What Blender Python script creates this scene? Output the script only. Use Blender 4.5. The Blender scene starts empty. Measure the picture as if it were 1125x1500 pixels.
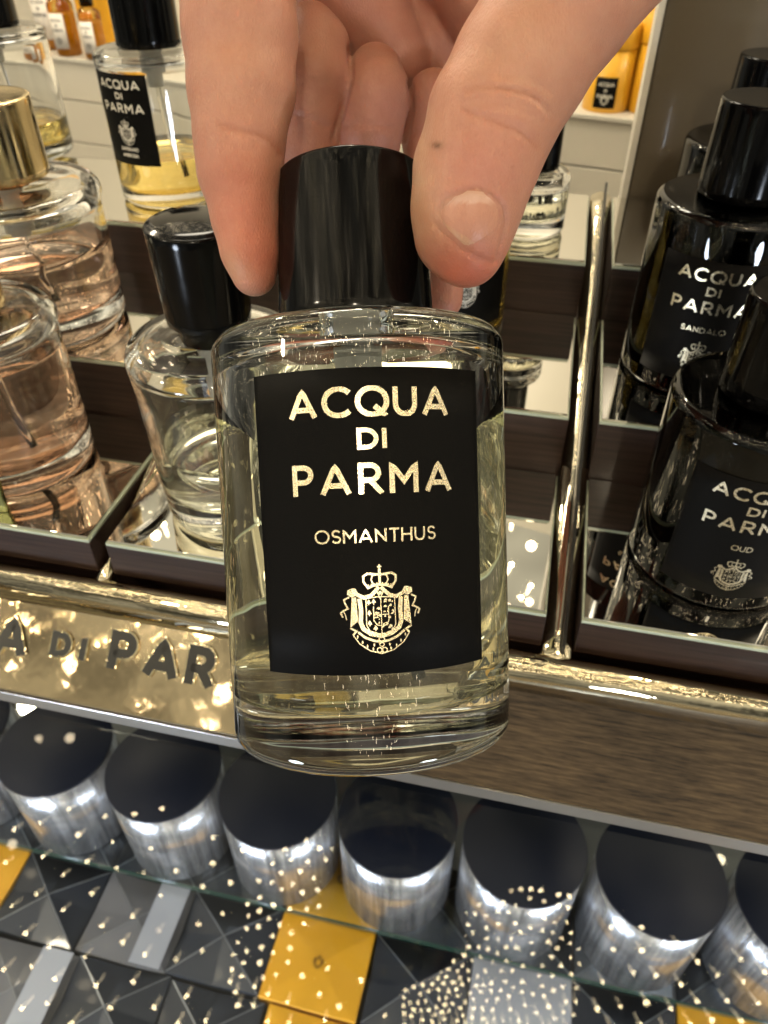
import bpy, bmesh, math, random
import numpy as np
from mathutils import Vector, Matrix
R_=math.radians
random.seed(7); np.random.seed(7)
S=bpy.context.scene
COL=S.collection
EYE=1.45                                   # camera height above the shop floor (m)
def V(x,y,z): return Vector((x/1000,y/1000,EYE+z/1000))   # millimetres relative to the eye point -> world
# ------------------------------------------------------------------ camera
PITCH=R_(40.9); YAW=R_(12.5); FPX=1127.0
camd=bpy.data.cameras.new('camera'); cam=bpy.data.objects.new('camera',camd); COL.objects.link(cam)
cam.location=V(0,0,0); cam.rotation_euler=(R_(90)-PITCH,0,YAW)
camd.sensor_fit='VERTICAL'; camd.sensor_height=36; camd.lens=FPX/1500*36
camd.clip_start=.005; camd.clip_end=50
camd.dof.use_dof=True; camd.dof.focus_distance=.142; camd.dof.aperture_fstop=34
S.camera=cam
hd=Vector((-math.sin(YAW),math.cos(YAW),0)); UPW=Vector((0,0,1))
CR=Vector((math.cos(YAW),math.sin(YAW),0))
CF=hd*math.cos(PITCH)-UPW*math.sin(PITCH); CU=UPW*math.cos(PITCH)+hd*math.sin(PITCH)
def ray(px,py): return CF+CR*((px-562.5)/FPX)-CU*((py-750)/FPX)
def on_z(px,py,z):
    r=ray(px,py); return r*(z/r.z)
# ------------------------------------------------------------------ materials
def mat(name):
    m=bpy.data.materials.new(name); m.use_nodes=True
    nt=m.node_tree; b=nt.nodes['Principled BSDF']; return m,nt,b
def N(nt,t,**k):
    n=nt.nodes.new(t)
    for a,v in k.items():
        if hasattr(n,a) and not a[0].isupper(): setattr(n,a,v)
        else: n.inputs[a.replace('_',' ')].default_value=v
    return n
def simple(name,col,rough=.5,metal=0,bump=0,bscale=400,coat=0,spec=.5,var=0,vscale=20):
    m,nt,b=mat(name); b.inputs['Base Color'].default_value=(*col,1)
    b.inputs['Roughness'].default_value=rough; b.inputs['Metallic'].default_value=metal
    b.inputs['Coat Weight'].default_value=coat; b.inputs['Specular IOR Level'].default_value=spec
    tc=N(nt,'ShaderNodeTexCoord')
    if var:
        n=N(nt,'ShaderNodeTexNoise',Scale=vscale,Detail=4.0); nt.links.new(tc.outputs['Object'],n.inputs['Vector'])
        r=N(nt,'ShaderNodeMapRange'); nt.links.new(n.outputs[0],r.inputs[0])
        r.inputs[1].default_value=.3; r.inputs[2].default_value=.7
        r.inputs[3].default_value=max(0,rough-var); r.inputs[4].default_value=rough+var
        nt.links.new(r.outputs[0],b.inputs['Roughness'])
    if bump:
        n=N(nt,'ShaderNodeTexNoise',Scale=float(bscale),Detail=3.0); nt.links.new(tc.outputs['Object'],n.inputs['Vector'])
        bp=N(nt,'ShaderNodeBump',Strength=bump,Distance=.0005); nt.links.new(n.outputs[0],bp.inputs['Height'])
        nt.links.new(bp.outputs[0],b.inputs['Normal'])
    return m
def wood(name,c1,c2,rough,scale=(4,140,140),coat=.3,bump=.25):
    m,nt,b=mat(name)
    tc=N(nt,'ShaderNodeTexCoord'); mp=N(nt,'ShaderNodeMapping'); mp.inputs['Scale'].default_value=scale
    nt.links.new(tc.outputs['Object'],mp.inputs[0])
    n=N(nt,'ShaderNodeTexNoise',Scale=6.0,Detail=6.0,Roughness=.65); nt.links.new(mp.outputs[0],n.inputs['Vector'])
    n2=N(nt,'ShaderNodeTexNoise',Scale=14.0,Detail=2.0); nt.links.new(tc.outputs['Object'],n2.inputs['Vector'])
    ad=N(nt,'ShaderNodeMath',operation='MULTIPLY_ADD'); nt.links.new(n2.outputs[0],ad.inputs[0]); ad.inputs[1].default_value=.35
    nt.links.new(n.outputs[0],ad.inputs[2])
    cr=N(nt,'ShaderNodeValToRGB'); cr.color_ramp.elements[0].position=.52; cr.color_ramp.elements[1].position=.86
    cr.color_ramp.elements[0].color=(*c1,1); cr.color_ramp.elements[1].color=(*c2,1)
    nt.links.new(ad.outputs[0],cr.inputs[0]); nt.links.new(cr.outputs[0],b.inputs['Base Color'])
    b.inputs['Roughness'].default_value=rough; b.inputs['Specular IOR Level'].default_value=.25; b.inputs['Coat Weight'].default_value=coat; b.inputs['Coat Roughness'].default_value=.12
    bp=N(nt,'ShaderNodeBump',Strength=bump,Distance=.0003); nt.links.new(n.outputs[0],bp.inputs['Height']); nt.links.new(bp.outputs[0],b.inputs['Normal'])
    return m
def glass(name,col=(1,1,1),ior=1.47,rough=0.0,wave=0):
    m,nt,b=mat(name)
    b.inputs['Base Color'].default_value=(*col,1); b.inputs['Roughness'].default_value=rough
    b.inputs['IOR'].default_value=ior; b.inputs['Transmission Weight'].default_value=1
    if wave:
        tc=N(nt,'ShaderNodeTexCoord'); n=N(nt,'ShaderNodeTexNoise',Scale=45.0,Detail=1.5); nt.links.new(tc.outputs['Object'],n.inputs['Vector'])
        bp=N(nt,'ShaderNodeBump',Strength=wave,Distance=.002); nt.links.new(n.outputs[0],bp.inputs['Height']); nt.links.new(bp.outputs[0],b.inputs['Normal'])
    return m
def thin_glass(name,tint=(.96,.985,.98)):
    m=bpy.data.materials.new(name); m.use_nodes=True; nt=m.node_tree; nt.nodes.clear()
    o=N(nt,'ShaderNodeOutputMaterial'); mx=N(nt,'ShaderNodeMixShader'); f=N(nt,'ShaderNodeFresnel',IOR=1.5)
    t=N(nt,'ShaderNodeBsdfTransparent'); t.inputs[0].default_value=(*tint,1); g=N(nt,'ShaderNodeBsdfGlossy'); g.inputs['Roughness'].default_value=.015
    nt.links.new(f.outputs[0],mx.inputs[0]); nt.links.new(t.outputs[0],mx.inputs[1]); nt.links.new(g.outputs[0],mx.inputs[2]); nt.links.new(mx.outputs[0],o.inputs[0])
    return m
def emis(name,col,s,sample=False):
    m=bpy.data.materials.new(name); m.use_nodes=True; nt=m.node_tree; nt.nodes.clear()
    o=N(nt,'ShaderNodeOutputMaterial'); e=N(nt,'ShaderNodeEmission',Strength=s); e.inputs[0].default_value=(*col,1); nt.links.new(e.outputs[0],o.inputs[0])
    m.cycles.emission_sampling='FRONT' if sample else 'NONE'
    return m
M={}
M['dark_wood']=wood('dark_wood',(.012,.0055,.004),(.040,.021,.015),.5,coat=.03)
M['veneer']=wood('brown_veneer',(.016,.010,.005),(.092,.062,.032),.6,(14,170,170),.0,.5)
M['mirror']=simple('mirror',(.80,.78,.72),.012,1,var=.008,vscale=30)
M['pale_edge']=simple('pale_glass_edge',(.42,.47,.36),.12,0,coat=1)
M['steel']=simple('brushed_steel',(.52,.51,.50),.30,1,bump=.1)
def gold(name,col,rough,bump,bs):
    m,nt,b=mat(name); b.inputs['Base Color'].default_value=(*col,1); b.inputs['Metallic'].default_value=1
    tc=N(nt,'ShaderNodeTexCoord'); n=N(nt,'ShaderNodeTexNoise',Scale=bs,Detail=3.0); nt.links.new(tc.outputs['Object'],n.inputs['Vector'])
    r=N(nt,'ShaderNodeMapRange'); nt.links.new(n.outputs[0],r.inputs[0]); r.inputs[1].default_value=.35;r.inputs[2].default_value=.7;r.inputs[3].default_value=rough*.5;r.inputs[4].default_value=rough*1.6
    nt.links.new(r.outputs[0],b.inputs['Roughness'])
    bp=N(nt,'ShaderNodeBump',Strength=bump,Distance=.001); nt.links.new(n.outputs[0],bp.inputs['Height']); nt.links.new(bp.outputs[0],b.inputs['Normal'])
    return m
M['gold']=gold('polished_gold',(.74,.65,.46),.045,.45,60.)
M['goldcap']=gold('satin_gold',(.80,.64,.36),.2,.05,60.)
M['gold_wavy']=gold('rippled_gold',(.66,.60,.46),.06,.30,60.)
M['gold_sign']=gold('sign_gold',(.72,.60,.41),.04,.22,40.)
M['foil']=gold('gold_foil',(.84,.74,.52),.30,.03,3200.)
M['white_ink']=simple('cream_ink',(.72,.68,.58),.45)
M['black_label']=simple('black_label',(.0045,.0042,.0038),.55,bump=.1,bscale=3000,spec=.05)
M['white_label']=simple('white_label',(.75,.70,.62),.5)
M['black_gloss']=simple('black_lacquer',(.002,.002,.0022),.12,spec=.2,bump=.02,bscale=120,var=.04,vscale=90)
M['letter_dark']=simple('engraved_dark',(.012,.012,.010),.35)
M['glass']=glass('clear_glass',(.99,.995,.985),1.45,0,.12)
M['glass_dark']=glass('smoked_black_glass',(.07,.07,.055),1.47)
M['glass_held']=glass('clear_flint_glass',(.995,.998,.975),1.45,0,.15)
M['amber_glass']=glass('amber_glass',(.92,.62,.12),1.45)
M['liq_pale']=glass('pale_yellow_perfume',(.99,.985,.80),1.36)
M['liq_pink']=glass('pink_perfume',(.97,.70,.54),1.36)
M['liq_yellow']=glass('yellow_perfume',(.95,.74,.25),1.36)
M['liq_clear']=glass('colourless_perfume',(.98,.97,.82),1.36)
M['black_liner']=simple('black_inner_lacquer',(.002,.002,.002),.2,spec=.2)
M['tube']=glass('clear_plastic',(.97,.97,.95),1.44)
M['plastic']=simple('frosted_plastic',(.55,.55,.50),.35)
M['cream']=simple('cream_lacquer',(.60,.56,.47),.35,bump=.02)
M['taupe']=simple('taupe_panel',(.115,.092,.062),.22,coat=.35,var=.08,vscale=9)
M['seam']=simple('shadow_gap_grey',(.16,.14,.12),.6)
M['yellow']=simple('yellow_card',(.78,.40,.022),.38,coat=.25)
M['navy']=simple('navy_card',(.005,.008,.020),.5,bump=.05,bscale=900,spec=.2)
M['navy_sheen']=simple('navy_foil_card',(.020,.026,.040),.36,metal=.25,coat=.12,bump=.06,bscale=60)
M['slate']=simple('slate_card',(.12,.125,.145),.42,coat=.1,bump=.05,bscale=60)
M['fold']=simple('fold_highlight',(.20,.22,.25),.3,metal=.3)
M['pale']=simple('pale_grey_card',(.36,.39,.46),.3,coat=.4)
M['brownink']=simple('brown_print',(.12,.055,.01),.5)
M['glass_top']=thin_glass('glass_sheet')
M['edge_green']=simple('green_glass_edge',(.03,.07,.055),.1,coat=1)
M['grey_shelf']=simple('grey_shelf',(.16,.165,.18),.35,coat=.3,var=.1)
M['green_tag']=gold('green_gold_tag',(.42,.45,.20),.15,.08,50.)
M['lampglow']=emis('warm_lamp_glow',(1,.80,.46),80.0)
M['lampstreak']=emis('warm_streak_glow',(1,.82,.52),9)
def chrome():
    m,nt,b=mat('chrome_reflection_streaks'); b.inputs['Metallic'].default_value=.75
    tc=N(nt,'ShaderNodeTexCoord'); mp=N(nt,'ShaderNodeMapping'); mp.inputs['Scale'].default_value=(300,300,10)
    nt.links.new(tc.outputs['Object'],mp.inputs[0]); n=N(nt,'ShaderNodeTexNoise',Scale=1.0,Detail=6.0,Roughness=.75); nt.links.new(mp.outputs[0],n.inputs['Vector'])
    cr=N(nt,'ShaderNodeValToRGB'); cr.color_ramp.elements[0].position=.38; cr.color_ramp.elements[1].position=.62
    cr.color_ramp.elements[0].color=(.30,.31,.34,1); cr.color_ramp.elements[1].color=(.74,.75,.79,1)  # streaks in the colour stand in for reflections on the tin sides
    nt.links.new(n.outputs[0],cr.inputs[0]); nt.links.new(cr.outputs[0],b.inputs['Base Color'])
    b.inputs['Roughness'].default_value=.24
    bp=N(nt,'ShaderNodeBump',Strength=.5,Distance=.0005); nt.links.new(n.outputs[0],bp.inputs['Height']); nt.links.new(bp.outputs[0],b.inputs['Normal'])
    return m
M['chrome']=chrome()
# ------------------------------------------------------------------ object helpers
def link(name,me,m=None,parent=None,smooth=True):
    o=bpy.data.objects.new(name,me); COL.objects.link(o)
    if m is not None: me.materials.append(m)
    if smooth: me.shade_smooth()
    if parent is not None: o.parent=parent
    return o
def tag(o,label,cat,group=None,kind=None):
    o['label']=label
    if cat: o['category']=cat
    if group: o['group']=group
    if kind: o['kind']=kind
    return o
def empty(name,loc,label,cat,group=None,rot=None):
    o=bpy.data.objects.new(name,None); COL.objects.link(o); o.location=loc; o.empty_display_size=.02
    if rot is not None: o.rotation_mode='QUATERNION'; o.rotation_quaternion=rot
    return tag(o,label,cat,group)
MMs=.001
def lathe(profile,n=96,close=False,mmap=None):
    """profile in mm (r,z) -> mesh (m)"""
    me=bpy.data.meshes.new('m'); vs=[];fs=[];idx=[]
    for r,z in profile:
        if r<1e-6: idx.append([len(vs)]); vs.append((0,0,z*MMs))
        else:
            b=len(vs); idx.append(list(range(b,b+n)))
            for i in range(n):
                a=2*math.pi*i/n; vs.append((r*math.cos(a)*MMs,r*math.sin(a)*MMs,z*MMs))
    prs=list(zip(idx[:-1],idx[1:]))
    if close: prs.append((idx[-1],idx[0]))
    for A,B in prs:
        for i in range(n):
            j=(i+1)%n
            if len(A)==1 and len(B)==1: continue
            if len(A)==1: fs.append((A[0],B[j],B[i]))
            elif len(B)==1: fs.append((A[i],A[j],B[0]))
            else: fs.append((A[i],A[j],B[j],B[i]))
    me.from_pydata(vs,[],fs)
    bm=bmesh.new(); bm.from_mesh(me); bmesh.ops.recalc_face_normals(bm,faces=bm.faces); bm.to_mesh(me); bm.free()
    me.update(); return me
def arc(cx,cz,r,a0,a1,n=6):
    return [(cx+r*math.cos(R_(a0+(a1-a0)*i/n)),cz+r*math.sin(R_(a0+(a1-a0)*i/n))) for i in range(n+1)]
def box_mesh(x0,x1,y0,y1,z0,z1,bev=0,seg=2):
    bm=bmesh.new(); bmesh.ops.create_cube(bm,size=1)
    for v in bm.verts: v.co=Vector(((x0+x1)/2+v.co.x*(x1-x0),(y0+y1)/2+v.co.y*(y1-y0),(z0+z1)/2+v.co.z*(z1-z0)))*MMs
    if bev: bmesh.ops.bevel(bm,geom=list(bm.edges),offset=bev*MMs,segments=seg,profile=.5,affect='EDGES')
    me=bpy.data.meshes.new('m'); bm.to_mesh(me); bm.free(); return me
def extr_x(prof,x0,x1,nx=1,bev=0):
    """prism: profile of (y,z) mm extruded along x"""
    bm=bmesh.new(); L=[bm.verts.new((x0*MMs,y*MMs,z*MMs)) for y,z in prof]; Rr=[bm.verts.new((x1*MMs,y*MMs,z*MMs)) for y,z in prof]
    n=len(prof); bm.faces.new(L); bm.faces.new(Rr[::-1])
    for i in range(n): bm.faces.new((L[i],Rr[i],Rr[(i+1)%n],L[(i+1)%n]))
    bmesh.ops.recalc_face_normals(bm,faces=bm.faces)
    if bev: bmesh.ops.bevel(bm,geom=list(bm.edges),offset=bev*MMs,segments=2,profile=.5,affect='EDGES')
    me=bpy.data.meshes.new('m'); bm.to_mesh(me); bm.free(); return me
# ------------------------------------------------------------------ stroke lettering
def A_(cx,cy,rx,ry,a0,a1,n=18): return [(cx+rx*math.cos(R_(a0+(a1-a0)*i/n)),cy+ry*math.sin(R_(a0+(a1-a0)*i/n))) for i in range(n+1)]
def glyph(c):
    """(advance width, list of (points, closed)) centre lines in a cap-height-1 box"""
    if c=='A': return .98,[([(0,-.05),(.46,1.02),(.92,-.05)],0),([(.15,.27),(.77,.27)],0)]
    if c=='C': return .90,[(A_(.52,.5,.52,.52,42,318,24),0)]
    if c=='Q': return 1.06,[(A_(.52,.5,.52,.52,0,360,32),1),([(.60,.32),(1.02,-.10)],0)]
    if c=='O': return 1.06,[(A_(.52,.5,.52,.52,0,360,32),1)]
    if c=='G': return .98,[(A_(.52,.5,.52,.52,42,345,24)+[(1.0,.5),(.6,.5)],0)]
    if c=='U': return .80,[([(0,1.05)]+A_(.36,.36,.36,.38,180,360,14)+[(.72,1.05)],0)]
    if c=='D': return .88,[([(0,0),(0,1)]+A_(.32,.5,.5,.5,90,-90,16)+[(0,0)],1)]
    if c=='I': return .06,[([(0,-.08),(0,1.08)],0)]
    if c=='P': return .66,[([(0,-.08),(0,1)]+A_(.33,.72,.28,.28,90,-90,12)+[(0,.44)],0)]
    if c=='R': return .72,[([(0,-.08),(0,1)]+A_(.33,.72,.28,.28,90,-90,12)+[(0,.44)],0),([(.33,.44),(.72,-.08)],0)]
    if c=='M': return .92,[([(0,-.08),(0,1.0),(.43,.38),(.86,1.0),(.86,-.08)],0)]
    if c=='N': return .80,[([(0,-.08),(0,1.0),(.72,0),(.72,1.08)],0)]
    if c=='S': return .62,[(A_(.29,.75,.27,.25,20,270,14)+A_(.29,.25,.29,.25,90,-160,14)[1:],0)]
    if c=='T': return .68,[([(.33,-.08),(.33,1)],0),([(-.05,1),(.71,1)],0)]
    if c=='H': return .78,[([(0,-.08),(0,1.08)],0),([(.72,-.08),(.72,1.08)],0),([(0,.5),(.72,.5)],0)]
    if c=='L': return .54,[([(0,1.08),(0,0),(.54,0)],0)]
    if c=='E': return .58,[([(.56,1),(0,1),(0,0),(.56,0)],0),([(0,.5),(.5,.5)],0)]
    if c=='F': return .56,[([(.56,1),(0,1),(0,-.08)],0),([(0,.48),(.5,.48)],0)]
    if c=='B': return .68,[([(0,0),(0,1)]+A_(.33,.76,.24,.24,90,-90,10)+[(0,.52)],0),([(0,0)]+A_(.36,.26,.27,.26,-90,90,10)+[(0,.52)],0)]
    if c=='Z': return .70,[([(0,1),(.66,1),(0,0),(.68,0)],0)]
    if c=='V': return .92,[([(0,1.05),(.45,-.02),(.90,1.05)],0)]
    return .45,[]
class Flat:
    """collects flat shapes in (s,t) mm, then maps them onto a surface"""
    def __init__(s): s.v=[]; s.f=[]; s.lv=[]; s.k=0
    def ribbon(s,pts,w,closed=False,clampt=None,maxseg=1.2):
        P=[np.array(p,float) for p in pts]
        if closed and np.linalg.norm(P[0]-P[-1])<1e-6: P=P[:-1]
        Q=[]; n=len(P)
        for i in range(n if closed else n-1):
            a,b=P[i],P[(i+1)%n]; m=max(1,int(np.linalg.norm(b-a)/maxseg))
            Q+= [a+(b-a)*j/m for j in range(m)]
        if not closed: Q.append(P[-1])
        P=Q; n=len(P); s.k+=1; base=len(s.v)
        for i in range(n):
            p=P[i]; a=P[i-1] if (i>0 or closed) else None; b=P[(i+1)%n] if (i<n-1 or closed) else None
            d1=None if a is None else (p-a)/max(1e-9,np.linalg.norm(p-a)); d2=None if b is None else (b-p)/max(1e-9,np.linalg.norm(b-p))
            if d1 is None: d1=d2
            if d2 is None: d2=d1
            n1=np.array((-d1[1],d1[0])); n2=np.array((-d2[1],d2[0])); mm=n1+n2; L=np.linalg.norm(mm)
            mm= n1 if L<1e-6 else mm/L; c=max(.34,float(mm@n1)); o=mm*(w/2/c)
            for q in (p+o,p-o):
                t=q[1]
                if clampt: t=min(max(t,clampt[0]),clampt[1])
                s.v.append((q[0],t)); s.lv.append(s.k)
        for i in range(n if closed else n-1):
            j=(i+1)%n; s.f.append((base+2*i,base+2*j,base+2*j+1,base+2*i+1))
    def poly(s,pts):
        s.k+=1; base=len(s.v)
        c=np.mean(np.array(pts,float),0)
        s.v.append(tuple(c)); s.lv.append(s.k)
        for p in pts: s.v.append(tuple(p)); s.lv.append(s.k)
        n=len(pts)
        for i in range(n): s.f.append((base,base+1+i,base+1+(i+1)%n))
    def text(s,txt,cx,t0,h,w,gap=.16,width=None):
        adv=[glyph(c)[0] for c in txt]; tot=sum(adv)+gap*(len(txt)-1)
        kx=1.0; hh=h-w
        if width: kx=(width-w)/(tot*hh)
        x=cx-tot*hh*kx/2
        for c,a in zip(txt,adv):
            for pts,cl in glyph(c)[1]:
                s.ribbon([(x+p[0]*hh*kx,t0+w/2+p[1]*hh) for p in pts],w,cl,(t0,t0+h),maxseg=max(.25,h*.12))
            x+=(a+gap)*hh*kx
    def mesh(s,fn,lift=.0015,thick=0):
        """fn(s,t,h mm)->Vector in metres"""
        me=bpy.data.meshes.new('m'); vs=[fn(a,b,(k%7)*lift+thick) for (a,b),k in zip(s.v,s.lv)]; fs=list(s.f)
        if thick:
            n=len(vs); vs+=[fn(a,b,0) for a,b in s.v]; fs+=[tuple(i+n for i in f[::-1]) for f in s.f]
            from collections import Counter
            ec=Counter()
            for f in s.f:
                for i in range(len(f)): ec[frozenset((f[i],f[(i+1)%len(f)]))]+=1
            for f in s.f:
                for i in range(len(f)):
                    a,b=f[i],f[(i+1)%len(f)]
                    if ec[frozenset((a,b))]==1: fs.append((b,a,a+n,b+n))
        me.from_pydata(vs,[],fs); me.update(); return me
def emblem(F,cx,cy,k,fine=True):
    """crowned coat of arms drawn from ribbons and blobs; k = mm per drawing unit"""
    def T(p): return (cx+p[0]*k, cy-(p[1]-495)*k)
    def rb(pts,w,both=True,closed=False):
        F.ribbon([T(p) for p in pts],w*k,closed,maxseg=.5)
        if both: F.ribbon([T((-p[0],p[1])) for p in pts],w*k,closed,maxseg=.5)
    def pl(pts,both=True):
        F.poly([T(p) for p in pts])
        if both: F.poly([T((-p[0],p[1])) for p in pts][::-1])
    def el(x,y,rx,ry,both=True,n=10,j=0): pl([(x+rx*(1+j*math.sin(i*2.7))*math.cos(i*2*math.pi/n),y+ry*(1+j*math.cos(i*1.9))*math.sin(i*2*math.pi/n)) for i in range(n)],both)
    rb([(-105,300),(-148,240),(-150,190),(-112,166),(-55,172),(0,178)],20)
    rb([(-52,280),(-78,225),(-66,185),(0,168)],13)
    rb([(0,275),(0,125)],24,False); rb([(0,84),(0,132)],14,False); rb([(-20,105),(20,105)],13,False)
    rb([(-118,300),(-60,276),(0,268),(60,276),(118,300)],24,False)
    for i in range(-4,5): el(i*26,250+abs(i)*5,7,8,False,6)
    rb([(-215,352),(-150,385),(-85,368),(-40,325),(-8,292)],34)
    el(-255,335,50,40,j=.12,n=12)
    rb([(-285,375),(-335,400),(-322,440),(-300,480),(-345,500),(-368,520),(-350,560)],16)
    rb([(-345,500),(-325,540),(-318,585)],9)
    pl([(-262,380),(-222,378),(-212,600),(-285,655)])
    rb([(-192,392),(-180,500),(-188,610),(-165,672),(-95,720),(0,742)],40)
    rb([(-132,392),(-134,640),(-104,695),(0,728)],9)
    rb([(-132,392),(0,380)],9)
    rb([(-285,662),(-230,690),(-262,725)],18)
    rb([(-215,700),(-150,752),(-70,785),(0,795)],22)
    rb([(-262,725),(-205,808),(-110,875),(0,905)],10)
    if fine:
        for x,y in ((-108,432),(-62,428),(-106,530),(-105,625),(-52,672)):
            pl([(x,y-32),(x+16,y-6),(x+22,y+6),(x+6,y+10),(x,y+32),(x-6,y+10),(x-22,y+6),(x-16,y-6)],False)
        rb([(-66,470),(-66,600),(-34,640),(10,652),(55,640),(72,600),(72,470)],9,False)
        rb([(-66,545),(72,545)],7,False); rb([(4,400),(4,725)],7,False)
        random.seed(3)
        for i in range(26):
            x=random.uniform(14,122);y=random.uniform(402,690); el(x,y,random.uniform(6,15),random.uniform(7,20),False,7,.4)
        for i in range(10):
            x=random.uniform(-56,0);y=random.uniform(485,625); el(x,y,random.uniform(6,14),random.uniform(7,18),False,7,.4)
        rb([(-30,330),(0,400),(30,330)],10,False); el(0,345,16,18,False)
    rb(A_(0,775,26,22,0,360,14),9,False,True); rb(A_(0,822,20,18,0,360,14),9,False,True)
    rb(A_(-24,872,22,22,0,360,14),10,True,True); rb([(0,850),(0,900)],12,False)
    for x,y in ((-222,742),(-178,795),(-135,835),(-82,860),(-72,822)): el(x,y,8,16,True,8)
# ------------------------------------------------------------------ bottle family
def cyl_map(Rm,off=0.0,ang0=-90.0,zoff=0.0,slope=0.0):
    """s (mm along the arc), t (mm height) -> on a cylinder of radius Rm facing ang0 degrees"""
    def fn(s,t,h):
        r=Rm+slope*(t+zoff)+off+h; a=R_(ang0)+s/Rm
        return Vector((r*math.cos(a),r*math.sin(a),t+zoff))*MMs
    return fn
def label_mesh(fn,s0,s1,t0,t1,th=.18,ns=40,nt_=6):
    vs=[];fs=[]
    for L in (th,0):
        for j in range(nt_+1):
            for i in range(ns+1): vs.append(fn(s0+(s1-s0)*i/ns,t0+(t1-t0)*j/nt_,L))
    n=(ns+1)*(nt_+1); g=lambda i,j,k=0:k*n+j*(ns+1)+i
    for j in range(nt_):
        for i in range(ns):
            fs.append((g(i,j),g(i+1,j),g(i+1,j+1),g(i,j+1))); fs.append((g(i,j,1),g(i,j+1,1),g(i+1,j+1,1),g(i+1,j,1)))
    for i in range(ns): fs.append((g(i,0),g(i,0,1),g(i+1,0,1),g(i+1,0))); fs.append((g(i,nt_),g(i+1,nt_),g(i+1,nt_,1),g(i,nt_,1)))
    for j in range(nt_): fs.append((g(0,j),g(0,j+1),g(0,j+1,1),g(0,j,1))); fs.append((g(ns,j),g(ns,j,1),g(ns,j+1,1),g(ns,j+1)))
    me=bpy.data.meshes.new('m'); me.from_pydata(vs,[],fs); me.update(); return me
def body_profiles(Rb,Rt,H,wall,base,top,rc,neck=8,nh=5,rim=0):
    """outer+inner glass profile and the cavity profile"""
    sl=(Rt-Rb)/H
    out=[(0,.6),(Rb-7,.6),(Rb-5.5,0)]+arc(Rb-rc,rc,rc,-80,0,6)+[(Rb+sl*H*f,H*f) for f in (.2,.35,.5,.65,.8)]
    if rim: out+=[(Rt,H-rc-rim-3),(Rt+.2,H-rc-rim)]+arc(Rt-rc+rim*.4,H-rc,rc,-25,90,8)
    else: out+=arc(Rt-rc,H-rc,rc,0,90,7)
    out+=[(Rt*.6,H+.3),(neck+.8,H+.3),(neck,H+1),(neck,H+nh)]
    inner=[(neck-2.5,H+nh),(neck-2.5,H-top+1)]+[(neck-1,H-top),(Rt-wall-5,H-top)]
    cav=[(neck-2.5,H-top+1),(neck-1,H-top),(Rt-wall-5,H-top)]
    a=arc(Rt-wall-4,H-top-4,4,90,0,5); b=[(Rb-wall+sl*H*f,H*f) for f in (.75,.55,.35)]+arc(Rb-wall-4,base+4,4,0,-90,5)+[(0,base)]
    return out+inner[:3]+a+b, cav+a+b
def cut_liquid(cav,level_pt,level_n,grow=.06):
    pr=[(max(0,r+(grow if r>.01 else 0)),z) for r,z in cav]; zt=pr[0][1]
    pr=[(0,zt)]+pr; pr[-1]=(0,pr[-1][1]-grow)
    me=lathe(pr,96); bm=bmesh.new(); bm.from_mesh(me)
    g=bm.verts[:]+bm.edges[:]+bm.faces[:]
    bmesh.ops.bisect_plane(bm,geom=g,plane_co=Vector(level_pt)*MMs,plane_no=level_n,clear_outer=True)
    ed=[e for e in bm.edges if e.is_boundary]
    bmesh.ops.holes_fill(bm,edges=ed,sides=0)
    fs=[f for f in bm.faces if len(f.verts)>4]; 
    bmesh.ops.recalc_face_normals(bm,faces=bm.faces)
    for f in bm.faces: f.smooth=len(f.verts)<=4
    bm.to_mesh(me); bm.free(); return me
def set_flat_big(me):
    for p in me.polygons:
        if len(p.vertices)>4: p.use_smooth=False
def tube_mesh(pts,r,n=12):
    bm=bmesh.new(); rings=[]
    for i,p in enumerate(pts):
        p=Vector(p); d=(Vector(pts[min(i+1,len(pts)-1)])-Vector(pts[max(i-1,0)])).normalized()
        a=d.orthogonal().normalized(); a=(Vector((1,0,0))-d*d.x).normalized() if abs(d.x)<.9 else a; b=d.cross(a)
        rings.append([bm.verts.new((p+(a*math.cos(2*math.pi*k/n)+b*math.sin(2*math.pi*k/n))*r)*MMs) for k in range(n)])
    for A,B in zip(rings[:-1],rings[1:]):
        for k in range(n): bm.faces.new((A[k],A[(k+1)%n],B[(k+1)%n],B[k]))
    bm.faces.new(rings[0][::-1]); bm.faces.new(rings[-1])
    bmesh.ops.recalc_face_normals(bm,faces=bm.faces)
    me=bpy.data.meshes.new('m'); bm.to_mesh(me); bm.free(); return me
def cap_profile(rb,rt,z0,h,dome=0):
    c=.9
    p=[(0,z0+6),(rb-1.4,z0+6),(rb-1.4,z0),(rb-.4,z0),(rb,z0+.4)]+[(rb+(rt-rb)*f,z0+h*f) for f in (.1,.3,.5,.7,.9)]
    p+=arc(rt-c,z0+h-c,c,0,90,5)+[(rt-2.2,z0+h-.1),(rt*.5,z0+h-.25),(0,z0+h-.3)]
    if dome: p=p[:-3]+[(rt*f,z0+h+dome*(1-f*f)) for f in (.9,.75,.55,.3,0)]
    return p
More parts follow.
